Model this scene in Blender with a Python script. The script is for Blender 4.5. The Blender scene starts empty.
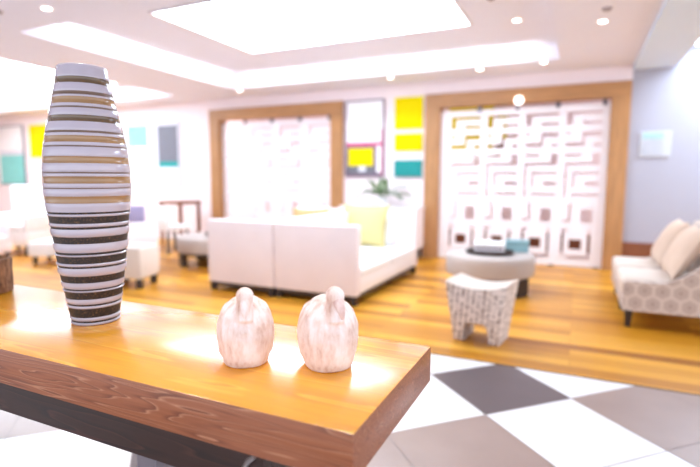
import bpy, bmesh, math, random
from mathutils import Vector, Matrix
random.seed(7)
PI = math.pi
C = bpy.context.scene.collection

# ------------------------------------------------------------------ helpers
def lin(c):
    return tuple(((v / 12.92) if v <= .04045 else ((v + .055) / 1.055) ** 2.4) for v in c)

def link(o, parent=None):
    C.objects.link(o)
    if parent is not None:
        o.parent = parent
    return o

def obj(name, bm, mats, parent=None, smooth=True, angle=40):
    me = bpy.data.meshes.new(name)
    bmesh.ops.recalc_face_normals(bm, faces=bm.faces)
    bm.to_mesh(me)
    bm.free()
    if not isinstance(mats, (list, tuple)):
        mats = [mats]
    for m in mats:
        me.materials.append(m)
    if smooth:
        me.polygons.foreach_set('use_smooth', [True] * len(me.polygons))
        me.set_sharp_from_angle(angle=math.radians(angle))
    return link(bpy.data.objects.new(name, me), parent)

def tag(o, label, cat, group=None):
    o['label'] = label
    o['category'] = cat
    if group:
        o['group'] = group
    return o

def thing(name, label, cat, loc=(0, 0, 0), rz=0, group=None):
    o = bpy.data.objects.new(name, None)
    o.empty_display_size = .1
    link(o)
    o.location = loc
    o.rotation_euler = (0, 0, rz)
    return tag(o, label, cat, group)

def struct(name, bm, mats, smooth=False):
    o = obj(name, bm, mats, None, smooth)
    o['kind'] = 'structure'
    return o

def copy_tree(o, loc=None, rz=None, label=None, parent=None):
    c = o.copy()
    link(c)
    if parent is not None:
        c.parent = parent
    for ch in list(o.children):
        copy_tree(ch, parent=c)
    if loc is not None:
        c.location = loc
    if rz is not None:
        c.rotation_euler = (0, 0, rz)
    if label:
        c['label'] = label
    return c

def box(bm, x0, x1, y0, y1, z0, z1, bev=0, seg=2, mi=0, mat=None):
    r = bmesh.ops.create_cube(bm, size=1)
    vs = r['verts']
    for v in vs:
        v.co = Vector((x0 + (v.co.x + .5) * (x1 - x0), y0 + (v.co.y + .5) * (y1 - y0), z0 + (v.co.z + .5) * (z1 - z0)))
    fs = set()
    for v in vs:
        fs.update(v.link_faces)
    if bev > 0:
        es = set()
        for v in vs:
            es.update(v.link_edges)
        rr = bmesh.ops.bevel(bm, geom=list(es), offset=bev, segments=seg, profile=.5, affect='EDGES')
        vs = list(set(rr['verts']) | set(v for v in vs if v.is_valid))
        fs = set()
        for v in vs:
            fs.update(v.link_faces)
    for f in fs:
        f.material_index = mi
    if mat is not None:
        for v in vs:
            v.co = mat @ v.co
    return vs

def quad(bm, pts, mi=0):
    f = bm.faces.new([bm.verts.new(p) for p in pts])
    f.material_index = mi
    return f

def lathe(bm, prof, seg=48, cx=0, cy=0, cz=0, mis=None, cap_bottom=True, cap_top=True, sx=1, sy=1):
    rings = []
    for r, z in prof:
        rings.append([bm.verts.new((cx + sx * r * math.cos(2 * PI * i / seg), cy + sy * r * math.sin(2 * PI * i / seg), cz + z)) for i in range(seg)])
    for k in range(len(rings) - 1):
        a, b = rings[k], rings[k + 1]
        for i in range(seg):
            f = bm.faces.new((a[i], a[(i + 1) % seg], b[(i + 1) % seg], b[i]))
            if mis:
                f.material_index = mis[k]
    if cap_bottom:
        f = bm.faces.new(list(reversed(rings[0])))
        if mis: f.material_index = mis[0]
    if cap_top:
        f = bm.faces.new(rings[-1])
        if mis: f.material_index = mis[-1]
    return rings

def tube(bm, pts, rads, seg=12, cap=True):
    pts = [Vector(p) for p in pts]
    if not isinstance(rads, (list, tuple)):
        rads = [rads] * len(pts)
    rings = []
    for i, p in enumerate(pts):
        d = (pts[min(i + 1, len(pts) - 1)] - pts[max(i - 1, 0)]).normalized()
        a = d.cross(Vector((0, 0, 1)))
        if a.length < .05:
            a = d.cross(Vector((1, 0, 0)))
        a.normalize()
        b = d.cross(a)
        rings.append([bm.verts.new(p + (a * math.cos(2 * PI * k / seg) + b * math.sin(2 * PI * k / seg)) * rads[i]) for k in range(seg)])
    for i in range(len(rings) - 1):
        for k in range(seg):
            bm.faces.new((rings[i][k], rings[i][(k + 1) % seg], rings[i + 1][(k + 1) % seg], rings[i + 1][k]))
    if cap:
        bm.faces.new(rings[0])
        bm.faces.new(list(reversed(rings[-1])))

def prism(bm, prof, y0, y1, mi=0):
    """profile of (x, z) points extruded along y"""
    a = [bm.verts.new((x, y0, z)) for x, z in prof]
    b = [bm.verts.new((x, y1, z)) for x, z in prof]
    n = len(prof)
    fs = [bm.faces.new(a), bm.faces.new(list(reversed(b)))]
    for i in range(n):
        fs.append(bm.faces.new((a[i], b[i], b[(i + 1) % n], a[(i + 1) % n])))
    for f in fs:
        f.material_index = mi
    return fs

def pillow_bm(w, h, t, seed=0, n=18):
    """a stuffed square cushion standing in the xz plane with pinched corners, base at z=0"""
    bm = bmesh.new()
    rnd = random.Random(seed)
    ph = rnd.random() * 6
    grids = []
    for side in (-1, 1):
        g = []
        for j in range(n + 1):
            row = []
            for i in range(n + 1):
                u, v = 2 * i / n - 1, 2 * j / n - 1
                e = (max(0, 1 - abs(u) ** 2.6) * max(0, 1 - abs(v) ** 2.6)) ** .55
                pinch = 1 - .07 * (1 - abs(v) ** 2) * abs(u) ** 3
                pinch2 = 1 - .07 * (1 - abs(u) ** 2) * abs(v) ** 3
                y = side * t / 2 * e * (1 + .06 * math.sin(5 * u + ph) * math.cos(4 * v + ph))
                row.append(bm.verts.new((u * w / 2 * pinch, y, h / 2 + v * h / 2 * pinch2)))
            g.append(row)
        grids.append(g)
        for j in range(n):
            for i in range(n):
                q = (g[j][i], g[j][i + 1], g[j + 1][i + 1], g[j + 1][i])
                bm.faces.new(q if side < 0 else tuple(reversed(q)))
    bmesh.ops.remove_doubles(bm, verts=bm.verts, dist=1e-4)
    return bm

# ------------------------------------------------------------------ materials
def nt(name):
    m = bpy.data.materials.new(name)
    m.use_nodes = True
    t = m.node_tree
    return m, t, t.nodes['Principled BSDF']

def N(t, typ, **kw):
    n = t.nodes.new(typ)
    for k, v in kw.items():
        if k in n.inputs:
            n.inputs[k].default_value = v
        else:
            setattr(n, k, v)
    return n

def ramp(t, stops):
    r = t.nodes.new('ShaderNodeValToRGB')
    e = r.color_ramp.elements
    while len(e) < len(stops):
        e.new(.5)
    for k, (p, c) in enumerate(stops):
        e[k].position = p
        e[k].color = (*c, 1)
    return r

def coords(t, scale=(1, 1, 1), rot=(0, 0, 0), kind='Object'):
    tc = t.nodes.new('ShaderNodeTexCoord')
    mp = t.nodes.new('ShaderNodeMapping')
    mp.inputs['Scale'].default_value = scale
    mp.inputs['Rotation'].default_value = rot
    t.links.new(tc.outputs[kind], mp.inputs['Vector'])
    return mp.outputs['Vector']

def simple(name, col, rough=.5, var=.06, scale=6, coat=0, metal=0, bump=0, bscale=200, spec=.5, stretch=(1, 1, 1)):
    """base colour with a soft noise mottling and an optional fine bump"""
    m, t, b = nt(name)
    c = lin(col)
    v = coords(t, stretch)
    no = N(t, 'ShaderNodeTexNoise', Scale=scale, Detail=4)
    t.links.new(v, no.inputs['Vector'])
    r = ramp(t, [(.3, tuple(x * (1 - var) for x in c)), (.7, tuple(min(1, x * (1 + var)) for x in c))])
    t.links.new(no.outputs['Fac'], r.inputs['Fac'])
    t.links.new(r.outputs['Color'], b.inputs['Base Color'])
    b.inputs['Roughness'].default_value = rough
    b.inputs['Metallic'].default_value = metal
    b.inputs['Coat Weight'].default_value = coat
    b.inputs['Specular IOR Level'].default_value = spec
    if bump:
        nb = N(t, 'ShaderNodeTexNoise', Scale=bscale, Detail=3)
        t.links.new(v, nb.inputs['Vector'])
        bu = N(t, 'ShaderNodeBump', Strength=bump, Distance=.004)
        t.links.new(nb.outputs['Fac'], bu.inputs['Height'])
        t.links.new(bu.outputs['Normal'], b.inputs['Normal'])
    return m

def emit(name, col, strength):
    m, t, b = nt(name)
    b.inputs['Base Color'].default_value = (*lin(col), 1)
    b.inputs['Emission Color'].default_value = (*lin(col), 1)
    b.inputs['Emission Strength'].default_value = strength
    return m

def plank_floor():
    m, t, b = nt('plank_floor')
    v = coords(t)
    br = N(t, 'ShaderNodeTexBrick', Scale=1.0)
    br.offset = .37
    br.inputs['Brick Width'].default_value = 1.5
    br.inputs['Row Height'].default_value = .125
    br.inputs['Mortar Size'].default_value = .0018
    br.inputs['Color1'].default_value = (0, 0, 0, 1)
    br.inputs['Color2'].default_value = (1, 1, 1, 1)
    br.inputs['Mortar'].default_value = (.2, .2, .2, 1)
    t.links.new(v, br.inputs['Vector'])
    r = ramp(t, [(0, lin((.64, .38, .09))), (.5, lin((.82, .56, .14))), (1, lin((.93, .69, .25)))])
    t.links.new(br.outputs['Color'], r.inputs['Fac'])
    v2 = coords(t, (1.2, 22, 1))
    no = N(t, 'ShaderNodeTexNoise', Scale=3, Detail=6, Roughness=.6)
    t.links.new(v2, no.inputs['Vector'])
    r2 = ramp(t, [(.3, (.80, .74, .66)), (.65, (1, 1, 1))])
    t.links.new(no.outputs['Fac'], r2.inputs['Fac'])
    mx = N(t, 'ShaderNodeMix', data_type='RGBA', blend_type='MULTIPLY')
    mx.inputs['Factor'].default_value = .8
    t.links.new(r.outputs['Color'], mx.inputs['A'])
    t.links.new(r2.outputs['Color'], mx.inputs['B'])
    t.links.new(mx.outputs['Result'], b.inputs['Base Color'])
    b.inputs['Roughness'].default_value = .34
    b.inputs['Specular IOR Level'].default_value = .35
    return m

def table_wood(name, c1, c2, c3, rough, coat, rings=16, fine=.75, coat_ior=1.5):
    """sawn board grain running along x, with knots and cathedral figure"""
    m, t, b = nt(name)
    v = coords(t, (.55, 5.5, 7))
    n0 = N(t, 'ShaderNodeTexNoise', Scale=1.4, Detail=3, Roughness=.5)
    t.links.new(v, n0.inputs['Vector'])
    add = N(t, 'ShaderNodeMath', operation='MULTIPLY')
    add.inputs[1].default_value = rings
    t.links.new(n0.outputs['Fac'], add.inputs[0])
    fr = N(t, 'ShaderNodeMath', operation='FRACT')
    t.links.new(add.outputs[0], fr.inputs[0])
    r = ramp(t, [(0, lin(c1)), (.35, lin(c2)), (.8, lin(c2)), (.93, lin(c3)), (1, lin(c1))])
    t.links.new(fr.outputs[0], r.inputs['Fac'])
    v2 = coords(t, (3, 90, 90))
    n2 = N(t, 'ShaderNodeTexNoise', Scale=1.5, Detail=5, Roughness=.65)
    t.links.new(v2, n2.inputs['Vector'])
    r2 = ramp(t, [(.3, (.68, .6, .55)), (.62, (1, 1, 1))])
    t.links.new(n2.outputs['Fac'], r2.inputs['Fac'])
    mx = N(t, 'ShaderNodeMix', data_type='RGBA', blend_type='MULTIPLY')
    mx.inputs['Factor'].default_value = fine
    t.links.new(r.outputs['Color'], mx.inputs['A'])
    t.links.new(r2.outputs['Color'], mx.inputs['B'])
    t.links.new(mx.outputs['Result'], b.inputs['Base Color'])
    b.inputs['Roughness'].default_value = rough
    b.inputs['Coat Weight'].default_value = coat
    b.inputs['Coat Roughness'].default_value = .17
    b.inputs['Coat IOR'].default_value = coat_ior
    bu = N(t, 'ShaderNodeBump', Strength=.12, Distance=.002)
    t.links.new(n2.outputs['Fac'], bu.inputs['Height'])
    t.links.new(bu.outputs['Normal'], b.inputs['Normal'])
    return m

def hex_fabric():
    """pale woven cloth with a honeycomb outline and a dot in every cell, laid over x and z"""
    m, t, b = nt('honeycomb_fabric')
    tc = t.nodes.new('ShaderNodeTexCoord')
    sp = t.nodes.new('ShaderNodeSeparateXYZ')
    t.links.new(tc.outputs['Object'], sp.inputs[0])
    ad = N(t, 'ShaderNodeMath', operation='ADD')          # x + y so that the front face is patterned as well
    t.links.new(sp.outputs[0], ad.inputs[0]); t.links.new(sp.outputs[1], ad.inputs[1])
    cb = t.nodes.new('ShaderNodeCombineXYZ')
    t.links.new(ad.outputs[0], cb.inputs[0]); t.links.new(sp.outputs[2], cb.inputs[1])
    sc = N(t, 'ShaderNodeVectorMath', operation='SCALE')
    sc.inputs['Scale'].default_value = 7.6
    t.links.new(cb.outputs[0], sc.inputs[0])
    R = (1, 1.732, 1)
    def cell(off):
        a = N(t, 'ShaderNodeVectorMath', operation='ADD'); a.inputs[1].default_value = off
        t.links.new(sc.outputs[0], a.inputs[0])
        w = N(t, 'ShaderNodeVectorMath', operation='WRAP')
        w.inputs[1].default_value = (.5, .866, .5); w.inputs[2].default_value = (-.5, -.866, -.5)
        t.links.new(a.outputs[0], w.inputs[0])
        ab = N(t, 'ShaderNodeVectorMath', operation='ABSOLUTE')
        t.links.new(w.outputs[0], ab.inputs[0])
        dt = N(t, 'ShaderNodeVectorMath', operation='DOT_PRODUCT'); dt.inputs[1].default_value = (.5, .866, 0)
        t.links.new(ab.outputs[0], dt.inputs[0])
        s = t.nodes.new('ShaderNodeSeparateXYZ'); t.links.new(ab.outputs[0], s.inputs[0])
        mx = N(t, 'ShaderNodeMath', operation='MAXIMUM')
        t.links.new(dt.outputs['Value'], mx.inputs[0]); t.links.new(s.outputs[0], mx.inputs[1])
        return mx.outputs[0]
    mn = N(t, 'ShaderNodeMath', operation='MINIMUM')
    t.links.new(cell((0, 0, 0)), mn.inputs[0]); t.links.new(cell((.5, .866, 0)), mn.inputs[1])
    base, line = lin((.74, .67, .63)), lin((.83, .77, .73))
    dot = lin((.63, .55, .52))
    r = ramp(t, [(0, dot), (.07, dot), (.10, base), (.38, base), (.43, line), (.5, line)])
    t.links.new(mn.outputs[0], r.inputs['Fac'])
    t.links.new(r.outputs['Color'], b.inputs['Base Color'])
    b.inputs['Roughness'].default_value = .9
    return m

def woven_fabric():
    m, t, b = nt('woven_fabric')
    v = coords(t, (1, 1, 1))
    tc = t.nodes.new('ShaderNodeTexCoord')
    def streak(scale, lo, hi):
        vv = coords(t, scale)
        n = N(t, 'ShaderNodeTexNoise', Scale=1, Detail=2)
        t.links.new(vv, n.inputs['Vector'])
        r = ramp(t, [(lo, (0, 0, 0)), (hi, (1, 1, 1))])
        t.links.new(n.outputs['Fac'], r.inputs['Fac'])
        return r.outputs['Color']
    base = lin((.90, .84, .80)); dk = lin((.48, .37, .31)); md = lin((.64, .55, .50))
    tc = t.nodes.new('ShaderNodeTexCoord')
    sp = t.nodes.new('ShaderNodeSeparateXYZ'); t.links.new(tc.outputs['Object'], sp.inputs[0])
    def threads(sock, period, lo, hi):
        m_ = N(t, 'ShaderNodeMath', operation='PINGPONG'); m_.inputs[1].default_value = period / 2
        t.links.new(sock, m_.inputs[0])
        q = N(t, 'ShaderNodeMapRange'); q.inputs['From Min'].default_value = period / 2 * lo; q.inputs['From Max'].default_value = period / 2 * hi
        t.links.new(m_.outputs[0], q.inputs['Value'])
        return q.outputs[0]
    ad = N(t, 'ShaderNodeMath', operation='ADD'); t.links.new(sp.outputs[0], ad.inputs[0]); t.links.new(sp.outputs[1], ad.inputs[1])
    def times(a_, b_):
        q = N(t, 'ShaderNodeMath', operation='MULTIPLY'); t.links.new(a_, q.inputs[0]); t.links.new(b_, q.inputs[1]); return q.outputs[0]
    vert = times(threads(ad.outputs[0], .043, .50, .80), streak((24, 24, 34), .44, .58))
    hori = times(threads(sp.outputs[2], .030, .45, .80), streak((16, 16, 40), .40, .60))
    m1 = N(t, 'ShaderNodeMix', data_type='RGBA'); m1.inputs['A'].default_value = (*base, 1); m1.inputs['B'].default_value = (*md, 1)
    t.links.new(hori, m1.inputs['Factor'])
    m2 = N(t, 'ShaderNodeMix', data_type='RGBA'); m2.inputs['B'].default_value = (*dk, 1)
    t.links.new(m1.outputs['Result'], m2.inputs['A']); t.links.new(vert, m2.inputs['Factor'])
    t.links.new(m2.outputs['Result'], b.inputs['Base Color'])
    b.inputs['Roughness'].default_value = .92
    return m

def carved_wood(name, c_lo, c_hi, c_dark):
    m, t, b = nt(name)
    v = coords(t, (1, 1, .35))
    n1 = N(t, 'ShaderNodeTexNoise', Scale=38, Detail=6, Roughness=.6)
    t.links.new(v, n1.inputs['Vector'])
    r = ramp(t, [(.28, lin(c_dark)), (.45, lin(c_lo)), (.62, lin(c_hi))])
    t.links.new(n1.outputs['Fac'], r.inputs['Fac'])
    t.links.new(r.outputs['Color'], b.inputs['Base Color'])
    b.inputs['Roughness'].default_value = .8
    bu = N(t, 'ShaderNodeBump', Strength=.6, Distance=.003)
    n2 = N(t, 'ShaderNodeTexNoise', Scale=120, Detail=4)
    t.links.new(v, n2.inputs['Vector'])
    t.links.new(n2.outputs['Fac'], bu.inputs['Height'])
    t.links.new(bu.outputs['Normal'], b.inputs['Normal'])
    return m

M = {}
M['wall'] = simple('wall_paint', (.95, .895, .905), .7, .01)
M['wall_cool'] = simple('cool_wall_paint', (.655, .65, .70), .7, .01)
M['ceiling'] = simple('ceiling_paint', (.92, .92, .965), .8, .008)
M['floor'] = plank_floor()
M['tile_white'] = simple('white_tile', (.93, .91, .90), .22, .015, 3)
M['tile_dark'] = simple('charcoal_tile', (.38, .33, .335), .33, .05, 4)
M['tile_taupe'] = simple('taupe_tile', (.63, .54, .50), .33, .05, 4)
M['grout'] = simple('grout', (.62, .57, .55), .8)
M['threshold'] = simple('dark_threshold', (.42, .27, .14), .4)
M['oak'] = simple('oak_casing', (.68, .49, .31), .45, .16, 5, stretch=(6, 6, .6))
M['oak_h'] = simple('oak_casing_head', (.68, .49, .31), .45, .16, 5, stretch=(.6, 6, 6))
M['brown'] = simple('brown_wood', (.50, .29, .19), .45, .12, 4)
M['lattice'] = simple('white_lacquer', (.95, .93, .95), .45, .01)
M['dark'] = simple('dark_stained_wood', (.17, .12, .12), .4, .1)
M['metal_dark'] = simple('dark_metal', (.42, .39, .42), .35, .05, metal=.6)
M['steel_grey'] = simple('satin_grey_steel', (.52, .50, .53), .4, .05, metal=.5)
M['chrome'] = simple('brushed_steel', (.75, .74, .74), .3, .03, metal=1)
M['table'] = table_wood('honey_table_wood', (.93, .60, .10), (.98, .67, .12), (1, .75, .22), .26, 1, 6, .35, 1.6)
M['table_side'] = table_wood('shaded_edge_wood', (.50, .27, .16), (.63, .37, .23), (.76, .53, .39), .42, .15, 24, .85)  # edge grain, darkened in colour for the shade on the slab's sides
M['apron'] = table_wood('dark_apron_wood', (.11, .05, .035), (.19, .095, .065), (.27, .15, .11), .45, .08, 10, .8)
M['cream'] = simple('cream_upholstery', (.94, .89, .89), .9, .02, 5, bump=.15)
M['cream2'] = simple('ivory_upholstery', (.95, .92, .91), .9, .02, 5, bump=.15)
M['yellow'] = simple('pale_yellow_cotton', (.76, .71, .49), .9, .04, 8, bump=.1)
M['beige'] = simple('beige_cotton', (.68, .56, .38), .9, .03, 8, bump=.1)
M['pinkbeige'] = simple('blush_beige_cotton', (.84, .74, .66), .9, .03, 8, bump=.1)
M['white_cloth'] = simple('white_cotton', (.95, .94, .94), .9, .02, 8, bump=.1)
M['grey_leather'] = simple('pale_grey_leather', (.72, .675, .65), .55, .03, 8)
M['seat_cloth'] = simple('pale_seat_cloth', (.84, .78, .73), .9, .05, 60)
M['lavender'] = simple('lavender_cloth', (.62, .60, .74), .9, .04, 8)
M['hex'] = hex_fabric()
M['woven'] = woven_fabric()
M['swan'] = carved_wood('whitewashed_carved_wood', (.92, .82, .77), (.97, .92, .90), (.78, .60, .52))
M['pot'] = carved_wood('rough_brown_wood', (.40, .27, .18), (.56, .40, .28), (.20, .12, .08))
M['vase_white'] = simple('lavender_white_glaze', (.71, .68, .725), .16, .03, 10, coat=.6)
M['vase_gold'] = simple('golden_brown_glaze', (.60, .46, .30), .2, .10, 10, coat=.5)
M['vase_brown'] = simple('olive_brown_glaze', (.37, .28, .17), .2, .15, 12, coat=.5)
M['vase_thin'] = simple('thin_brown_groove', (.42, .33, .27), .35, .1, 20)
M['leaf'] = simple('palm_leaf', (.24, .42, .12), .5, .3, 12)
M['stem'] = simple('plant_stem', (.35, .42, .18), .6, .15, 12)
M['soil'] = simple('potting_soil', (.22, .16, .12), .95, .2, 60)
M['ceramic'] = simple('white_ceramic', (.93, .92, .92), .3, .01)
M['p_yellow'] = simple('bright_yellow_paint', (.90, .82, .0), .9, .03, 14, spec=.15)
M['p_teal'] = simple('teal_paint', (.17, .57, .56), .85, .08, 14, spec=.2)
M['p_aqua'] = simple('pale_aqua_paint', (.50, .80, .78), .55, .08, 14)
M['p_grey'] = simple('slate_grey_paint', (.42, .42, .46), .55, .08, 14)
M['p_lgrey'] = simple('pale_grey_paint', (.83, .83, .87), .55, .05, 14)
M['p_white'] = simple('white_paint', (.95, .94, .95), .55, .02, 14)
M['p_pink'] = simple('crimson_paint', (.80, .35, .52), .55, .08, 14)
M['p_frame'] = simple('plum_grey_frame', (.47, .38, .45), .45, .05)
M['p_black'] = simple('black_paint', (.16, .18, .19), .55, .08)
M['teal_box'] = simple('dusty_teal_box', (.52, .66, .68), .6, .04)
M['tray'] = simple('dark_tray', (.22, .15, .13), .4, .08)
M['grid'] = simple('rose_grey_weave', (.52, .43, .46), .8, .05)
M['panel_light'] = emit('lit_ceiling_panel', (.87, .935, 1), 11)
M['lamp'] = emit('lamp_lens', (1, .98, .95), 14)
M['globe'] = emit('globe_glass', (1, .98, .96), 3)
M['trim_white'] = simple('white_trim', (.93, .91, .92), .4, .01)
M['sensor'] = simple('grey_plastic', (.62, .58, .60), .5)

# vase: dark speckled bands
def speckled():
    m, t, b = nt('dark_speckled_band')
    v = coords(t)
    n = N(t, 'ShaderNodeTexNoise', Scale=160, Detail=3)
    t.links.new(v, n.inputs['Vector'])
    r = ramp(t, [(.45, lin((.13, .09, .07))), (.6, lin((.22, .15, .10))), (.75, lin((.46, .33, .20)))])
    t.links.new(n.outputs['Fac'], r.inputs['Fac'])
    t.links.new(r.outputs['Color'], b.inputs['Base Color'])
    b.inputs['Roughness'].default_value = .55
    return m
M['vase_dark'] = speckled()

# ------------------------------------------------------------------ camera
H = 1.29
cam = bpy.data.cameras.new('camera')
co = link(bpy.data.objects.new('camera', cam))
pitch, yaw, roll = .11078, .43396, .00292
fw = Vector((-math.sin(yaw) * math.cos(pitch), math.cos(yaw) * math.cos(pitch), -math.sin(pitch)))
rt = Vector((math.cos(yaw), math.sin(yaw), 0))
up = rt.cross(fw)
r2 = rt * math.cos(roll) + up * math.sin(roll)
u2 = -rt * math.sin(roll) + up * math.cos(roll)
co.matrix_world = Matrix(((r2.x, u2.x, -fw.x, 0), (r2.y, u2.y, -fw.y, 0), (r2.z, u2.z, -fw.z, H), (0, 0, 0, 1)))
cam.sensor_width = 36
cam.lens = 490.05 / 700 * 36
cam.clip_start = .05
cam.dof.use_dof = True
cam.dof.focus_distance = 1.42
cam.dof.aperture_fstop = 1.25
bpy.context.scene.camera = co

# ------------------------------------------------------------------ the room
D = 7.844          # back wall
YB = 3.458         # where planks meet tiles
CH = 2.84          # ceiling
XL, XR = -15.0, 6.0
YF = -4.0

bm = bmesh.new(); box(bm, XL, XR, YB, D + 1.0, -.05, 0); struct('floor', bm, M['floor'])

# chequered tiles laid diagonally, one mesh, a corner at (0.023, 3.077)
bm = bmesh.new()
s = .601 / math.sqrt(2)
ts = .601
g = .004 / 2
def clip_poly(poly, ymax):
    out = []
    for i in range(len(poly)):
        a, b = poly[i], poly[(i + 1) % len(poly)]
        if a[1] <= ymax: out.append(a)
        if (a[1] <= ymax) != (b[1] <= ymax):
            k = (ymax - a[1]) / (b[1] - a[1])
            out.append((a[0] + k * (b[0] - a[0]), ymax))
    return out
for i in range(-22, 24):
    for j in range(-22, 24):
        # tile spanned from the corner by i along (1,1)/sqrt2 and j along (-1,1)/sqrt2
        pts = []
        for a, b_ in ((i * ts + g, j * ts + g), ((i + 1) * ts - g, j * ts + g), ((i + 1) * ts - g, (j + 1) * ts - g), (i * ts + g, (j + 1) * ts - g)):
            pts.append((.023 + (a - b_) / math.sqrt(2), 3.077 + (a + b_) / math.sqrt(2)))
        cx = sum(p[0] for p in pts) / 4; cy = sum(p[1] for p in pts) / 4
        if cx < -9 or cx > XR or cy < YF or cy > YB + .45: continue
        pts = clip_poly(pts, YB - .012)
        if len(pts) < 3: continue
        gi, gj = 2 * ((i + 1) // 3) + (1 if (i + 1) % 3 else 0), 2 * (j // 3) + (1 if j % 3 else 0)
        mi = 0 if (gi + gj) % 2 else (2 if gi % 2 else 1)      # gingham: single x single charcoal, pair x pair taupe
        quad(bm, [(p[0], p[1], 0) for p in pts], mi)
quad(bm, [(XL, YF, -.004), (XR, YF, -.004), (XR, YB - .01, -.004), (XL, YB - .01, -.004)], 3)
struct('floor_tiles', bm, [M['tile_white'], M['tile_dark'], M['tile_taupe'], M['grout']])
bm = bmesh.new(); box(bm, XL, XR, YB - .012, YB + .004, -.03, .003); struct('trim_1', bm, M['threshold'])

# back wall with two openings
O1 = (-6.46, -3.98, 2.43)
O2 = (-2.06, .37, 2.43)
WT = .16
bm = bmesh.new()
for x0, x1, z0, z1 in ((XL, O1[0], 0, CH + .3), (O1[0], O1[1], O1[2], CH + .3), (O1[1], O2[0], 0, CH + .3), (O2[0], O2[1], O2[2], CH + .3), (O2[1], .60, 0, CH + .3)):
    box(bm, x0, x1, D, D + WT, z0, z1)
struct('wall_back', bm, M['wall'])
bm = bmesh.new(); box(bm, .60, XR, D, D + WT, 0, CH + .3); struct('wall_right', bm, M['wall_cool'])
bm = bmesh.new(); box(bm, XL - .1, XL, YF, D + 1, 0, CH + .3); struct('wall_left', bm, M['wall'])
bm = bmesh.new(); box(bm, .60, XR, D - .022, D, 0, .42, .006); struct('baseboard_right', bm, M['brown'])
bm = bmesh.new()
box(bm, XL, -6.69, D - .018, D, 0, .12, .004); box(bm, -3.73, -2.32, D - .018, D, 0, .12, .004)
struct('baseboard_back', bm, M['trim_white'])
# niches behind the lattices
bm = bmesh.new()
for (a, b_, h), dep in ((O2, .75), (O1, .45)):
    y1 = D + WT + dep
    quad(bm, [(a - .4, y1, 0), (b_ + .4, y1, 0), (b_ + .4, y1, CH), (a - .4, y1, CH)])
    quad(bm, [(a - .4, D + WT, 0), (a - .4, y1, 0), (a - .4, y1, CH), (a - .4, D + WT, CH)])
    quad(bm, [(b_ + .4, D + WT, 0), (b_ + .4, y1, 0), (b_ + .4, y1, CH), (b_ + .4, D + WT, CH)])
    quad(bm, [(a - .4, D + WT, CH), (b_ + .4, D + WT, CH), (b_ + .4, y1, CH), (a - .4, y1, CH)])
struct('wall_niche', bm, simple('rose_niche_paint', (.93, .86, .87), .8, .01))
bm = bmesh.new()
box(bm, O2[0] - .4, O2[1] + .4, D + WT + .72, D + WT + .749, .10, .40, .004)
struct('trim_2', bm, M['brown'])

# casings
def casing(name, a, b_, h, w=.225, prot=.07):
    bm = bmesh.new()
    y0 = D - prot; y1 = D + WT
    for x0, x1 in ((a - w, a), (b_, b_ + w)):
        box(bm, x0, x1, y0, D, 0, h, .006, mi=0)
    box(bm, a - .02, a + .012, y0 + .004, y1, 0, h - .002, mi=0)
    box(bm, b_ - .012, b_ + .02, y0 + .004, y1, 0, h - .002, mi=0)
    box(bm, a - w, b_ + w, y0, D, h, h + w * .9, .006, mi=1)
    box(bm, a, b_, y0 + .004, y1, h - .012, h + .02, mi=1)
    struct(name, bm, [M['oak'], M['oak_h']])
casing('trim_3', O1[0], O1[1], O1[2])
casing('trim_4', O2[0], O2[1], O2[2])

# ceiling with recessed trays
T1 = (-5.50, -.30, 3.45, 7.05)
T2 = (-12.6, -7.0, 3.9, 7.2)
TD = .19
bm = bmesh.new()
xs = sorted([XL, T2[0], T2[1], T1[0], T1[1], .60])
def cell_in(x, y):
    return (T1[0] < x < T1[1] and T1[2] < y < T1[3]) or (T2[0] < x < T2[1] and T2[2] < y < T2[3])
ys = sorted([YF, T1[2], T2[2], T2[3], T1[3], D])
P1 = (-4.15, -1.2, 4.0, 5.75)
P2 = (-11.8, -7.6, 4.5, 6.6)
for i in range(len(xs) - 1):
    for j in range(len(ys) - 1):
        if not cell_in((xs[i] + xs[i + 1]) / 2, (ys[j] + ys[j + 1]) / 2):
            quad(bm, [(xs[i], ys[j], CH), (xs[i + 1], ys[j], CH), (xs[i + 1], ys[j + 1], CH), (xs[i], ys[j + 1], CH)])
for (a, b_, c, d) in (T1, T2):
    for p, q in (((a, c), (b_, c)), ((b_, c), (b_, d)), ((b_, d), (a, d)), ((a, d), (a, c))):
        quad(bm, [(p[0], p[1], CH), (q[0], q[1], CH), (q[0], q[1], CH + TD), (p[0], p[1], CH + TD)])
    quad(bm, [(a, c, CH + TD), (b_, c, CH + TD), (b_, d, CH + TD), (a, d, CH + TD)])
struct('ceiling', bm, M['ceiling'])
# lowered soffit on the right
bm = bmesh.new()
box(bm, .60, 1.10, YF, D, 2.775, CH + .25)
box(bm, 1.10, XR, YF, D, 3.02, CH + .3)
struct('ceiling_soffit', bm, simple('soffit_paint', (.85, .92, 1.0), .8, .01))

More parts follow.
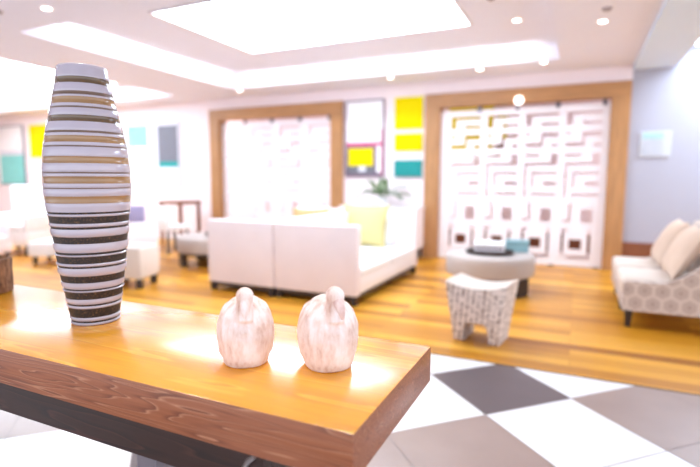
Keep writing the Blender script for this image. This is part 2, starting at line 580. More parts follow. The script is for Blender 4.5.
def light_panel(P, z, label):
    t = thing('ceiling_light_panel', label, 'ceiling light', ((P[0] + P[1]) / 2, (P[2] + P[3]) / 2, z), 0, 'lit ceiling panels')
    w, d = (P[1] - P[0]) / 2, (P[3] - P[2]) / 2
    bm = bmesh.new()
    box(bm, -w, w, -d, d, -.012, 0)
    obj('diffuser', bm, M['panel_light'], t, False)
    bm = bmesh.new()
    f = .03
    box(bm, -w - f, w + f, -d - f, -d, -.02, 0, .003); box(bm, -w - f, w + f, d, d + f, -.02, 0, .003)
    box(bm, -w - f, -w, -d, d, -.02, 0, .003); box(bm, w, w + f, -d, d, -.02, 0, .003)
    obj('frame', bm, M['trim_white'], t, False)
    return t
light_panel(P1, CH + TD - .001, 'large glowing ceiling panel in the recess above the white sofas')
light_panel(P2, CH + TD - .001, 'glowing ceiling panel in the far left recess behind the tall striped vase')
light_panel((1.17, 4.2, 6.3, 7.76), 3.019, 'bright ceiling panel past the soffit at the top right corner')

# downlights
def make_downlight(loc, label):
    t = thing('ceiling_downlight', label, 'downlight', loc, 0, 'round ceiling downlights')
    bm = bmesh.new()
    lathe(bm, [(.036, -.006), (.056, -.012), (.062, -.004), (.062, 0)], 24, cap_bottom=False, cap_top=False)
    obj('trim_ring', bm, M['trim_white'], t)
    bm = bmesh.new()
    lathe(bm, [(.0365, -.007), (.0365, 0)], 24)
    obj('lens', bm, M['lamp'], t)
    return t
spots = [((-4.50, 3.085), 'small round downlight at the top left corner of the ceiling'),
         ((.14, 5.59), 'round downlight nearest the soffit edge on the right of the ceiling'),
         ((-.70, 5.85), 'round downlight up inside the ceiling recess at its right end'),
         ((-1.34, 7.24), 'round downlight above the left half of the right lattice doorway'),
         ((-.49, 7.17), 'round downlight above the right half of the right lattice doorway'),
         ((-5.48, 7.20), 'round downlight above the left lattice doorway'),
         ((-2.68, 7.24), 'round downlight above the yellow and teal canvases'),
         ((-8.36, 7.10), 'round downlight just beside the rim of the tall striped vase')]
d0 = None
for (x, y), lb in spots:
    z = CH + TD if cell_in(x, y) else CH
    if d0 is None:
        d0 = make_downlight((x, y, z - .0005), lb)
    else:
        copy_tree(d0, (x, y, z - .0005), 0, lb)
def sensor(x, y, lb):
    z = CH + TD if cell_in(x, y) else CH
    bm = bmesh.new()
    lathe(bm, [(.012, -.03), (.03, -.022), (.045, -.004), (.045, 0)], 20)
    o = obj('smoke_detector', bm, M['sensor']); o.location = (x, y, z - .0005)
    tag(o, lb, 'smoke detector', 'grey ceiling detectors')
sensor(-5.0, 2.95, 'grey ceiling detector left of the small downlight at top left')
sensor(-.85, 5.05, 'grey ceiling detector inside the recess by the glowing panel corner')
sensor(.16, 5.20, 'grey ceiling detector right in front of the downlight near the soffit')
# globe lamp on the casing head
t = thing('globe_wall_lamp', 'round white globe lamp on the oak head of the right lattice doorway', 'lamp', (-.85, D - .07, 2.44))
bm = bmesh.new(); lathe(bm, [(.03, 0), (.03, .03), (.018, .035)], 20)
bmesh.ops.rotate(bm, verts=bm.verts, cent=(0, 0, 0), matrix=Matrix.Rotation(PI / 2, 3, 'X'))
obj('mount', bm, M['trim_white'], t)
bm = bmesh.new(); bmesh.ops.create_uvsphere(bm, u_segments=24, v_segments=16, radius=.062)
bmesh.ops.translate(bm, verts=bm.verts, vec=(0, -.085, 0))
obj('globe', bm, M['globe'], t)

# ------------------------------------------------------------------ lattice screens
# openings of one column, measured in 1/185 of a column across and along the height in metres
def zz2(y): return 2.408 - (y - 70) * .003
def zz4(y): return 1.357 - y * .00309
HOLES = []
def hole(u0, u1, za, zb): HOLES.append((u0, u1, min(za, zb), max(za, zb)))
hole(195, 355, zz2(117), zz2(133)); hole(195, 224, zz2(133), zz2(180))
hole(270, 355, zz2(164), zz2(180))
hole(195, 220, zz2(214), zz2(227))
hole(270, 355, zz2(212), zz2(236)); hole(270, 283, zz2(236), zz2(262)); hole(195, 283, zz2(262), zz2(284))
hole(320, 355, zz2(266), zz2(284))
hole(195, 272, zz2(316), zz2(332))
hole(320, 355, zz2(316), zz2(358)); hole(195, 355, zz2(358), zz2(374)); hole(195, 207, zz4(108), zz2(374))
hole(232, 355, zz2(404), zz2(418)); hole(232, 244, zz4(58), zz2(404))
hole(290, 355, zz4(51), zz4(30))
hole(232, 355, zz4(100), zz4(86))
hole(224, 236, zz4(210), zz4(130)); hole(195, 236, zz4(224), zz4(210))
hole(282, 334, zz4(226), zz4(160))
hole(195, 225, zz4(271), zz4(257)); hole(195, 207, zz4(388), zz4(271))
hole(232, 290, zz4(354), zz4(306))
hole(318, 331, zz4(384), zz4(260)); hole(220, 331, zz4(400), zz4(384))

def lattice_bm(x0, x1, gx0, su, y0, th, z0, z1):
    """white board x0..x1, z0..z1 with the meander openings cut through, th thick"""
    hs = [(gx0 + (a - 195) * su, gx0 + (b - 195) * su, c, d) for a, b, c, d in HOLES]
    X = sorted(set([x0, x1] + [round(v, 4) for h in hs for v in h[:2]]))
    Z = sorted(set([z0, z1] + [round(v, 4) for h in hs for v in h[2:]]))
    def solid(i, k):
        if i < 0 or k < 0 or i >= len(X) - 1 or k >= len(Z) - 1: return False
        cx, cz = (X[i] + X[i + 1]) / 2, (Z[k] + Z[k + 1]) / 2
        return not any(h[0] < cx < h[1] and h[2] < cz < h[3] for h in hs)
    bm = bmesh.new()
    V = {}
    def v(i, k, s_):
        if (i, k, s_) not in V:
            V[(i, k, s_)] = bm.verts.new((X[i], y0 + (th if s_ else 0), Z[k]))
        return V[(i, k, s_)]
    for i in range(len(X) - 1):
        for k in range(len(Z) - 1):
            if not solid(i, k): continue
            bm.faces.new((v(i, k, 0), v(i + 1, k, 0), v(i + 1, k + 1, 0), v(i, k + 1, 0)))
            bm.faces.new((v(i, k + 1, 1), v(i + 1, k + 1, 1), v(i + 1, k, 1), v(i, k, 1)))
            if not solid(i - 1, k): bm.faces.new((v(i, k, 1), v(i, k, 0), v(i, k + 1, 0), v(i, k + 1, 1)))
            if not solid(i + 1, k): bm.faces.new((v(i + 1, k, 0), v(i + 1, k, 1), v(i + 1, k + 1, 1), v(i + 1, k + 1, 0)))
            if not solid(i, k - 1): bm.faces.new((v(i, k, 1), v(i + 1, k, 1), v(i + 1, k, 0), v(i, k, 0)))
            if not solid(i, k + 1): bm.faces.new((v(i, k + 1, 0), v(i + 1, k + 1, 0), v(i + 1, k + 1, 1), v(i, k + 1, 1)))
    return bm

def screens(bounds, gaps, su, h, names, side):
    for i in range(4):
        x0, x1 = bounds[i] + .001, bounds[i + 1] - .001
        cx = (x0 + x1) / 2
        t = thing('lattice_screen', f'white meander-cut lattice screen, {names[i]} of four in the {side} oak doorway', 'screen', (cx, D + .045, 0), 0, f'lattice screens in the {side} doorway')
        bm = lattice_bm(x0 - cx, x1 - cx, gaps[i] - cx, su, 0, .035, .012, h - .07)
        obj('lattice', bm, M['lattice'], t, False)
        bm = bmesh.new(); box(bm, (x1 - x0) / 2 - .10, (x1 - x0) / 2 - .04, -.006, .041, h - .10, h - .012, .004)
        obj('hanger_clip', bm, M['metal_dark'], t, False)
        bm = bmesh.new(); box(bm, (x1 - x0) / 2 - .11, (x1 - x0) / 2 - .03, -.012, .047, 0, .024, .004)
        obj('floor_guide', bm, M['metal_dark'], t, False)
NM = ['leftmost', 'second from left', 'second from right', 'rightmost']
screens([-2.048, -1.375, -.812, -.25, .358], [-1.885, -1.318, -.758, -.2], .0029, 2.43, NM, 'right')
w4 = (O1[1] - O1[0] - .024) / 4
b1 = [O1[0] + .012 + w4 * k for k in range(5)]
screens(b1, [b + .08 for b in b1[:4]], .0030, 2.43, NM, 'left')

# yellow canvas behind the right lattice
def canvas(name, x0, x1, z0, z1, y, th, label, blocks, frame=None, group='wall canvases'):
    """stretched picture: canvas slab with raised colour fields, optional frame"""
    cx, cz = (x0 + x1) / 2, z0
    t = thing(name, label, 'painting', (cx, y, z0), 0, group)
    w, h = (x1 - x0), (z1 - z0)
    bm = bmesh.new()
    mats = []
    def mi(mn):
        if M[mn] not in mats: mats.append(M[mn])
        return mats.index(M[mn])
    box(bm, -w / 2, w / 2, -th, 0, 0, h, .003, mi=mi(blocks[0]))
    for k, (u0, u1, v0, v1, mn) in enumerate(blocks[1:]):
        box(bm, -w / 2 + u0 * w, -w / 2 + u1 * w, -th - .001 - .0006 * k, -th + .002, v0 * h, v1 * h, mi=mi(mn))
    obj('canvas', bm, mats, t, False)
    if frame:
        bm = bmesh.new(); f = .025
        for a in ((-w / 2 - f, w / 2 + f, -f, 0), (-w / 2 - f, w / 2 + f, h, h + f), (-w / 2 - f, -w / 2, 0, h), (w / 2, w / 2 + f, 0, h)):
            box(bm, a[0], a[1], -th - .012, 0, a[2], a[3], .003)
        obj('frame', bm, M[frame], t, False)
    return t
yb = D + WT + .748
canvas('painting', -2.12, -1.36, 1.62, 2.72, yb, .03, 'yellow canvas glimpsed through the leftmost screen of the right doorway', ['p_yellow', (.0, 1, 0, .08, 'p_white')])
canvas('painting', -1.30, -1.14, 1.70, 2.36, yb, .03, 'narrow yellow and brown canvas glimpsed through the second screen of the right doorway', ['p_yellow', (0, 1, 0, .42, 'brown')])
# pictures between the doorways
canvas('painting', -3.69, -3.02, 1.35, 2.60, D - .001, .03, 'plum-framed abstract picture, white above and yellow below, beside the left doorway',
       ['p_white', (0, 1, 0, .40, 'p_frame'), (.05, .74, .13, .37, 'p_yellow'), (.02, .80, .02, .13, 'p_grey'), (.34, .54, .05, .13, 'p_lgrey'), (.84, .97, .04, .42, 'p_white'), (.0, 1, .40, .45, 'p_pink'), (.96, 1, 0, .62, 'p_pink')], 'p_frame')
canvas('painting', -2.81, -2.335, 2.11, 2.62, D - .001, .035, 'bright yellow canvas hung highest of the three beside the right doorway', ['p_yellow'])
canvas('painting', -2.81, -2.335, 1.755, 2.035, D - .001, .035, 'bright yellow canvas hung between a larger yellow one and a teal one', ['p_yellow'])
canvas('painting', -2.81, -2.335, 1.32, 1.60, D - .001, .035, 'teal canvas hung lowest of the three beside the right doorway', ['p_teal', (0, 1, 0, .07, 'p_grey')])
# pictures on the far left
canvas('painting', -8.12, -7.52, 1.18, 2.42, D - .001, .03, 'slate grey picture with pale lower half, right of the tall striped vase',
       ['p_lgrey', (.04, .96, .36, .97, 'p_grey'), (.04, .96, .28, .37, 'p_teal')], 'p_lgrey')
canvas('painting', -9.05, -8.32, 1.18, 2.45, D - .001, .03, 'teal and white picture just right of the tall striped vase',
       ['p_white', (.1, .92, .62, .97, 'p_aqua')], 'p_lgrey')
canvas('painting', -12.35, -11.3, 1.80, 2.58, D - .001, .03, 'bright yellow canvas left of the tall striped vase', ['p_yellow'])
canvas('painting', -11.7, -10.9, 1.15, 1.72, D - .001, .03, 'black and teal canvas below the yellow one left of the vase', ['p_lgrey', (.25, 1, .2, .8, 'p_black'), (.2, .9, .8, 1, 'p_teal')])
canvas('painting', -13.7, -12.62, 1.15, 2.58, D - .001, .03, 'grey-framed picture, white over teal, at the far left edge',
       ['p_white', (.1, 1, 0, .50, 'p_aqua'), (.1, 1, .5, .58, 'p_lgrey')], 'p_grey')
# notice plate on the cool wall
t = thing('wall_notice', 'small white notice plate with a pale teal strip on the cool grey wall', 'notice', (.915, D - .001, 1.60))
bm = bmesh.new(); box(bm, -.185, .185, -.02, 0, 0, .34, .006); obj('plate', bm, simple('notice_plate', (.74, .75, .78), .5), t, False)
bm = bmesh.new(); box(bm, -.155, .09, -.024, -.019, .24, .32); obj('strip', bm, simple('pale_teal_strip', (.62, .75, .77), .5), t, False)
bm = bmesh.new(); box(bm, -.155, .09, -.0235, -.019, .03, .22); obj('sheet', bm, simple('pale_grey_sheet', (.70, .71, .75), .5), t, False)

# ------------------------------------------------------------------ console table
TZ = .806
tb = thing('console_table', 'thick honey-brown wooden console table carrying the vase and two carved swans', 'table', (-1.6, 1.08, 0))
bm = bmesh.new()
x0, x1, y0, y1 = -1.15, 1.234, -.272, .273
th = .104
box(bm, x0, x1, y0, y1, TZ - th, TZ, .0025, 2)
for f in bm.faces:
    f.material_index = 0 if f.calc_center_median().z > TZ - .0012 else 1
obj('tabletop', bm, [M['table'], M['table_side']], tb, True, 30)
bm = bmesh.new()
ay0, ay1, ax0, ax1 = -.235, .235, -1.1, 1.0
for a in ((ax0, ax1, ay0, ay0 + .03), (ax0, ax1, ay1 - .03, ay1), (ax0, ax0 + .03, ay0 + .03, ay1 - .03), (ax1 - .03, ax1, ay0 + .03, ay1 - .03)):
    box(bm, a[0], a[1], a[2], a[3], TZ - th - .115, TZ - th, .002)
obj('apron', bm, M['apron'], tb, False)
for lx in (ax0 + .05, .60):
    for ly in (ay0 + .07, ay1 - .07):
        bm = bmesh.new(); box(bm, lx - .035, lx + .035, ly - .035, ly + .035, 0, TZ - th - .001, .004)
        obj('leg', bm, M['steel_grey'], tb, False)
bm = bmesh.new()
tube(bm, [(.955, -.244, TZ - th - .05), (.975, -.256, TZ - th - .025), (1.0, -.268, TZ - th - .003)], [.006, .007, .005], 12)
o = obj('metal_pull', bm, M['chrome'], tb); o['label'] = 'small steel pull under the front edge'

# ------------------------------------------------------------------ the vase
VX, VY = -1.481, 1.122
prof = [(-.001, .0733), (.0528, .0808), (.1208, .0913), (.1964, .1027), (.2847, .1115), (.3487, .1193), (.4134, .127), (.4617, .1294), (.511, .1283), (.56, .1245), (.6086, .1177), (.6858, .1015), (.7527, .0869), (.8001, .078), (.84, .0712)]
def rad(z):
    # smooth interpolation (Catmull-Rom through the measured radii)
    for k in range(len(prof) - 1):
        if z <= prof[k + 1][0] or k == len(prof) - 2:
            p0 = prof[max(k - 1, 0)]; p1 = prof[k]; p2 = prof[k + 1]; p3 = prof[min(k + 2, len(prof) - 1)]
            u = (z - p1[0]) / (p2[0] - p1[0])
            m1 = (p2[1] - p0[1]) / (p2[0] - p0[0]) * (p2[0] - p1[0]); m2 = (p3[1] - p1[1]) / (p3[0] - p1[0]) * (p2[0] - p1[0])
            return (2 * u ** 3 - 3 * u * u + 1) * p1[1] + (u ** 3 - 2 * u * u + u) * m1 + (-2 * u ** 3 + 3 * u * u) * p2[1] + (u ** 3 - u * u) * m2
prof = [(z_, r_ * 1.015) for z_, r_ in prof]
# bands (low, high, material): 0 white 1 gold 2 olive 3 thin groove 4 dark
B = [(.010, .017, 3), (.028, .060, 4), (.068, .075, 3), (.091, .116, 4), (.121, .127, 3), (.147, .171, 4), (.196, .203, 3), (.211, .235, 4),
     (.240, .248, 3), (.276, .299, 4), (.323, .331, 3), (.341, .364, 4), (.371, .378, 3), (.406, .427, 1), (.450, .455, 3), (.468, .489, 1),
     (.498, .504, 3), (.531, .551, 1), (.580, .586, 3), (.596, .615, 1), (.624, .632, 3), (.660, .679, 2), (.701, .708, 3), (.717, .737, 1), (.743, .755, 3), (.781, .800, 2)]
P, MI = [], []
P.append((.055, 0)); P.append((rad(0) - .003, 0)); MI += [0]
P.append((rad(.003), .003)); MI += [0]
z = .003
for lo, hi, m in B:
    if m in (1, 2): lo, hi = lo - .0012, hi + .0012
    n = max(2, int((lo - z) / .008))
    low = hi < .39
    for k in range(1, n + 1):
        zk = z + (lo - z) * k / n
        bulge = ((.0010 if low else .0003) * math.sin(PI * k / n)) + (.0010 if low and k in (1, n - 1) else 0)
        P.append((rad(zk) + bulge, zk)); MI.append(0)
    d = (.0018 if low else .0005)
    P.append((rad(lo) - d, lo + .0006)); MI.append(0)
    P.append((rad(hi) - d, hi - .0006)); MI.append(4 if (low and m == 3) else m)
    P.append((rad(hi), hi)); MI.append(0)
    z = hi
for k in range(1, 7):
    zk = z + (.838 - z) * k / 6
    P.append((rad(zk), zk)); MI.append(0)
P.append((.0695, .8405)); MI.append(0); P.append((.066, .8405)); MI.append(0); P.append((.062, .836)); MI.append(0)
P.append((.066, .76)); MI.append(0); P.append((.09, .62)); MI.append(0); P.append((.10, .45)); MI.append(0); P.append((.05, .02)); MI.append(0)
bm = bmesh.new()
lathe(bm, P, 72, mis=MI)
v = obj('striped_vase', bm, [M['vase_white'], M['vase_gold'], M['vase_brown'], M['vase_thin'], M['vase_dark']], None, True, 60)
v.location = (VX, VY, TZ)
tag(v, 'tall tapered vase ringed with white, gold and dark brown bands on the wooden table', 'vase')

# ------------------------------------------------------------------ carved swans
def swan(name, label, loc, rz, sc, head_turn, seed, ridged):
    t = thing(name, label, 'figurine', loc, rz, 'carved swan figurines')
    t.scale = (sc, sc, sc)
    bm = bmesh.new()
    # plump body: rings from the flat base to the rounded back; front is -y
    lv = [(_z * 1.085, _w, _d) for _z, _w, _d in [(0, .054, .059), (.004, .058, .065), (.02, .063, .072), (.045, .0665, .078), (.075, .070, .081), (.10, .0675, .078), (.122, .0605, .071), (.140, .050, .060), (.153, .037, .046), (.162, .020, .027), (.1645, .008, .012)]]
    n = 40
    rings = []
    for z, w, d in lv:
        ring = []
        for k in range(n):
            a = 2 * PI * k / n
            ca, sa = math.cos(a), math.sin(a)
            e = .86
            x = w * math.copysign(abs(ca) ** e, ca); y = d * math.copysign(abs(sa) ** e, sa)
            # a keel of the breast to the front, the tail drawn out behind
            if sa < 0: y -= .008 * max(0, -sa) ** 4 * math.sin(PI * min(1, z / .15))
            else: y += .022 * sa ** 6 * max(0, 1 - abs(z - .11) / .07)
            ring.append(bm.verts.new((x, y, z)))
        rings.append(ring)
    for i in range(len(rings) - 1):
        for k in range(n):
            bm.faces.new((rings[i][k], rings[i][(k + 1) % n], rings[i + 1][(k + 1) % n], rings[i + 1][k]))
    bm.faces.new(list(reversed(rings[0]))); bm.faces.new(rings[-1])
    # neck folded up against the breast, the head on top with the bill laid down on it
    tx = math.sin(head_turn)
    tube(bm, [(0, -.062, .085), (0, -.073, .105), (0, -.071, .128), (0, -.062, .150), (.003 * tx, -.052, .170), (.006 * tx, -.048, .186)],
         [.008, .0165, .0200, .0210, .0215, .020], 18)
    hs = bmesh.ops.create_uvsphere(bm, u_segments=24, v_segments=16, radius=.0245)['verts']
    for q in hs: q.co = Vector((q.co.x * .92 + .006 * tx, q.co.y * 1.15 - .052, q.co.z * .98 + .187))
    bm2 = bm
    body = obj('body', bm2, M['swan'], t)
    rm = body.modifiers.new('fuse', 'REMESH'); rm.mode = 'VOXEL'; rm.voxel_size = .0026; rm.use_smooth_shade = True
    sm = body.modifiers.new('soften', 'SMOOTH'); sm.factor = .5; sm.iterations = 12
    # bill
    bm = bmesh.new()
    tube(bm, [(.006 * tx, -.066, .185), (.012 * tx, -.079, .171), (.018 * tx, -.087, .153), (.022 * tx, -.089, .138)], [.0135, .0125, .009, .004], 14)
    for q in bm.verts: q.co.y += .003
    obj('bill', bm, M['swan'] if not ridged else M['swan_bill'], t)
    # wings: shells over each flank with carved feather ridges
    for sd in (-1, 1):
        bm = bmesh.new()
        NU, NV = 46, 30
        g_ = []
        for j in range(NV + 1):
            row = []
            for i in range(NU + 1):
                u, vv = i / NU, j / NV           # u from front to tail, vv from low to high
                a = -.62 + u * 1.75 + .18 * (1 - vv)           # angle from the flank, negative = front
                zc = .014 + vv * (.156 - .022 * (2 * u - 1) ** 2)
                # body radius at this height
                for q in range(len(lv) - 1):
                    if lv[q][0] <= zc <= lv[q + 1][0] or q == len(lv) - 2:
                        f = max(0, min(1, (zc - lv[q][0]) / (lv[q + 1][0] - lv[q][0])))
                        w = lv[q][1] + f * (lv[q + 1][1] - lv[q][1]); d = lv[q][2] + f * (lv[q + 1][2] - lv[q][2]); break
                ca, sa = math.cos(a), math.sin(a)
                edge = min(1, 7 * min(u, 1 - u)) * min(1, 7 * min(vv, 1 - vv))
                ridge = abs(math.sin((u * 7.0 + vv * 2.2) * PI))
                off = -.0035 + .0062 * edge ** .6 + .0030 * (ridge ** .7) * edge
                e = .86
                x = sd * (w + off * min(1, w / .05)) * math.copysign(abs(ca) ** e, ca); y = (d + off) * math.copysign(abs(sa) ** e, sa)
                row.append(bm.verts.new((x, y, zc + off * .35 * (vv > .8))))
            g_.append(row)
        for j in range(NV):
            for i in range(NU):
                bm.faces.new((g_[j][i], g_[j][i + 1], g_[j + 1][i + 1], g_[j + 1][i]))
        w_ = obj('wing', bm, M['swan'], t, True, 80)
        so = w_.modifiers.new('thickness', 'SOLIDIFY'); so.thickness = .003; so.offset = -1
    return t
M['swan_bill'] = carved_wood('worn_rosy_wood', (.86, .72, .68), (.93, .84, .81), (.72, .48, .42))
swan('swan_figurine', 'whitewashed carved swan with head facing straight forward, left of the pair on the table', (-.785, 1.035, TZ), math.atan2(.79, 1.07) , 1.0, 0, 1, False)
swan('swan_figurine', 'whitewashed carved swan with rosy worn bill, right of the pair nearer the table end', (-.575, 1.105, TZ), math.atan2(.585, 1.145) + .28, 1.04, .6, 2, True)

# rough wooden pot at the table's left end
t = thing('wooden_pot', 'rough dark brown round wooden pot at the left edge of the table', 'pot', (-2.265, 1.205, TZ))
bm = bmesh.new()
prof_p = [(.09, 0), (.098, .004), (.100, .05), (.099, .10), (.101, .135), (.100, .144), (.088, .147), (.083, .14), (.078, .03), (.02, .025)]
lathe(bm, prof_p, 48)
for q in bm.verts:
    a = math.atan2(q.co.y, q.co.x)
    k = 1 + .015 * math.sin(5 * a + 1) + .012 * math.sin(9 * a + q.co.z * 14)
    q.co.x *= k; q.co.y *= k
obj('body', bm, M['pot'], t)
bm = bmesh.new(); lathe(bm, [(.079, .028), (.0795, .095)], 40); obj('filling', bm, M['soil'], t)

# ------------------------------------------------------------------ white sofas
def sofa(name, label, x0, x1, yn, yf, back_x, group):
    """settee running away from the camera: high arm ends, back on one long side, loose seat cushions"""
    t = thing(name, label, 'sofa', ((x0 + x1) / 2, (yn + yf) / 2, 0), 0, group)
    cx, cy = (x0 + x1) / 2, (yn + yf) / 2
    X0, X1, Y0, Y1 = x0 - cx, x1 - cx, yn - cy, yf - cy
    bk = .12
    s0, s1 = (X0, X1 - 0) if back_x > 0 else (X0, X1)
    bm = bmesh.new(); box(bm, X0 + .01, X1 - .01, Y0 + .12, Y1 - .12, .11, .285, .015, 2); obj('seat_base', bm, M['cream2'], t)
    if back_x > 0:
        bb, c0, c1 = (X1 - bk, X1), X0 - .005, X1 - bk
    else:
        bb, c0, c1 = (X0, X0 + bk), X0 + bk, X1 + .005
    bm = bmesh.new(); box(bm, bb[0], bb[1], Y0 + .115, Y1 - .115, .11, .83, .02, 3); obj('backrest', bm, M['cream'], t)
    bm = bmesh.new(); box(bm, X0, X1, Y0, Y0 + .115, .10, .825, .018, 3); obj('armrest', bm, M['cream'], t)
    bm = bmesh.new(); box(bm, X0, X1, Y1 - .115, Y1, .10, .86, .018, 3); obj('armrest', bm, M['cream'], t)
    mid = (Y0 + Y1) / 2
    for a, b_ in ((Y0 + .12, mid - .003), (mid + .003, Y1 - .12)):
        bm = bmesh.new(); box(bm, c0, c1, a, b_, .28, .385, .035, 4); obj('seat_cushion', bm, M['white_cloth'], t)
    bm = bmesh.new()
    for a in ((X0 + .03, X1 - .03, Y0 + .03, Y0 + .07), (X0 + .03, X1 - .03, Y1 - .07, Y1 - .03), (X0 + .03, X0 + .07, Y0 + .07, Y1 - .07), (X1 - .07, X1 - .03, Y0 + .07, Y1 - .07)):
        box(bm, a[0], a[1], a[2], a[3], .055, .11)
    obj('plinth', bm, M['dark'], t, False)
    for lx in (X0 + .015, X1 - .075):
        for ly in (Y0 + .015, Y1 - .075):
            bm = bmesh.new(); box(bm, lx, lx + .06, ly, ly + .06, 0, .105, .004); obj('leg', bm, M['dark'], t, False)
    return t
SG = 'back to back white sofas'
YN, YFAR = 4.42, 6.48
sofa('sofa', 'white sofa, left of the back-to-back pair, its tall end panel toward the table', -3.87, -2.97, YN, YFAR, 1, SG)
sofa('sofa', 'white sofa, right of the back-to-back pair, open seat with a yellow pillow', -2.96, -1.975, YN, YFAR, -1, SG)

def pillow(name, label, w, h, th_, loc, rz, tilt, mat, seed, group='sofa pillows'):
    bm = pillow_bm(w, h, th_, seed)
    R = Matrix.Rotation(rz, 4, 'Z') @ Matrix.Rotation(tilt, 4, 'X')
    bm.transform(R)
    zmin = min(v_.co.z for v_ in bm.verts)
    for v_ in bm.verts: v_.co.z -= zmin
    o = obj(name, bm, mat)
    o.location = loc
    return tag(o, label, 'pillow', group)
SZ = .386
pillow('pillow', 'large pale yellow square pillow leaning at the far end of the right sofa', .70, .58, .20, (-2.62, 6.02, SZ), -.05, -.26, M['yellow'], 1)
pillow('pillow', 'white pillow standing behind the large pale yellow one', .46, .46, .15, (-2.50, 6.26, SZ), .0, -.12, M['white_cloth'], 2)
pillow('pillow', 'beige pillow peeking over the left sofa end panel', .52, .52, .17, (-3.26, 5.80, SZ), .55, -.22, M['beige'], 3)
pillow('pillow', 'white pillow leaning on the left sofa far arm, left of the beige pillow', .50, .52, .16, (-3.50, 6.20, SZ), 0, -.2, M['white_cloth'], 4)

# white sideboard by the wall with the plant
t = thing('sideboard', 'long white sideboard against the wall below the paintings', 'sideboard', (-2.93, 7.58, 0))
bm = bmesh.new(); box(bm, -.66, .66, -.22, .22, .18, .82, .008); obj('body', bm, M['cream'], t, False)
bm = bmesh.new(); box(bm, -.68, .68, -.24, .235, .82, .85, .006); obj('top', bm, M['p_white'], t, False)
for k in range(3):
    bm = bmesh.new(); box(bm, -.65 + k * .437, -.65 + k * .437 + .425, -.232, -.218, .20, .80, .004); dr = obj('door', bm, M['cream'], t, False)
    bm = bmesh.new(); tube(bm, [(-.65 + k * .437 + .38, -.245, .48), (-.65 + k * .437 + .38, -.245, .58)], .007, 10); obj('handle', bm, M['chrome'], dr)
for lx in (-.60, .60):
    for ly in (-.17, .17):
        bm = bmesh.new(); tube(bm, [(lx, ly, 0), (lx, ly, .182)], [.014, .02], 12); obj('leg', bm, M['dark'], t)

# potted palm
t = thing('potted_palm', 'green leafy palm in a white pot on the sideboard below the paintings', 'plant', (-2.92, 7.57, .8505))
bm = bmesh.new(); lathe(bm, [(.07, 0), (.075, .003), (.095, .13), (.10, .14), (.09, .14), (.085, .12), (.02, .11)], 32); obj('pot', bm, M['ceramic'], t)
bm = bmesh.new(); lathe(bm, [(.06, .105), (.085, .12)], 24); obj('soil', bm, M['soil'], t)
rnd = random.Random(4)
def frond(az, L, lift, droop):
    bm = bmesh.new()
    pts = []
    for k in range(9):
        u = k / 8
        r_ = L * u
        pts.append(Vector((math.cos(az) * r_, math.sin(az) * r_, .12 + lift * u - droop * u * u)))
    tube(bm, pts, [.006 - .0005 * k for k in range(9)], 6)
    side = Vector((-math.sin(az), math.cos(az), 0))
    for k in range(2, 9):
        for s_ in (-1, 1):
            p = pts[k]; d = (pts[k] - pts[k - 1]).normalized()
            l = .13 * (1.15 - .05 * k)
            tip = p + side * s_ * l * .75 + d * l * .7 + Vector((0, 0, -.03))
            m_ = p + (tip - p) * .45 + Vector((0, 0, .012))
            w_ = d * .026
            a = bm.verts.new(p); b_ = bm.verts.new(m_ + w_); c_ = bm.verts.new(tip); e_ = bm.verts.new(m_ - w_)
            bm.faces.new((a, b_, c_, e_))
    return bm
for k, (az, L, lift, dr_) in enumerate(((.05, .42, .34, .26), (.5, .34, .40, .2), (1.9, .22, .40, .1), (2.7, .26, .40, .12), (3.3, .40, .34, .30), (4.1, .30, .34, .2), (5.2, .30, .36, .24), (5.9, .40, .30, .26))):
    obj('frond', frond(az, L, lift, dr_), M['leaf'], t)

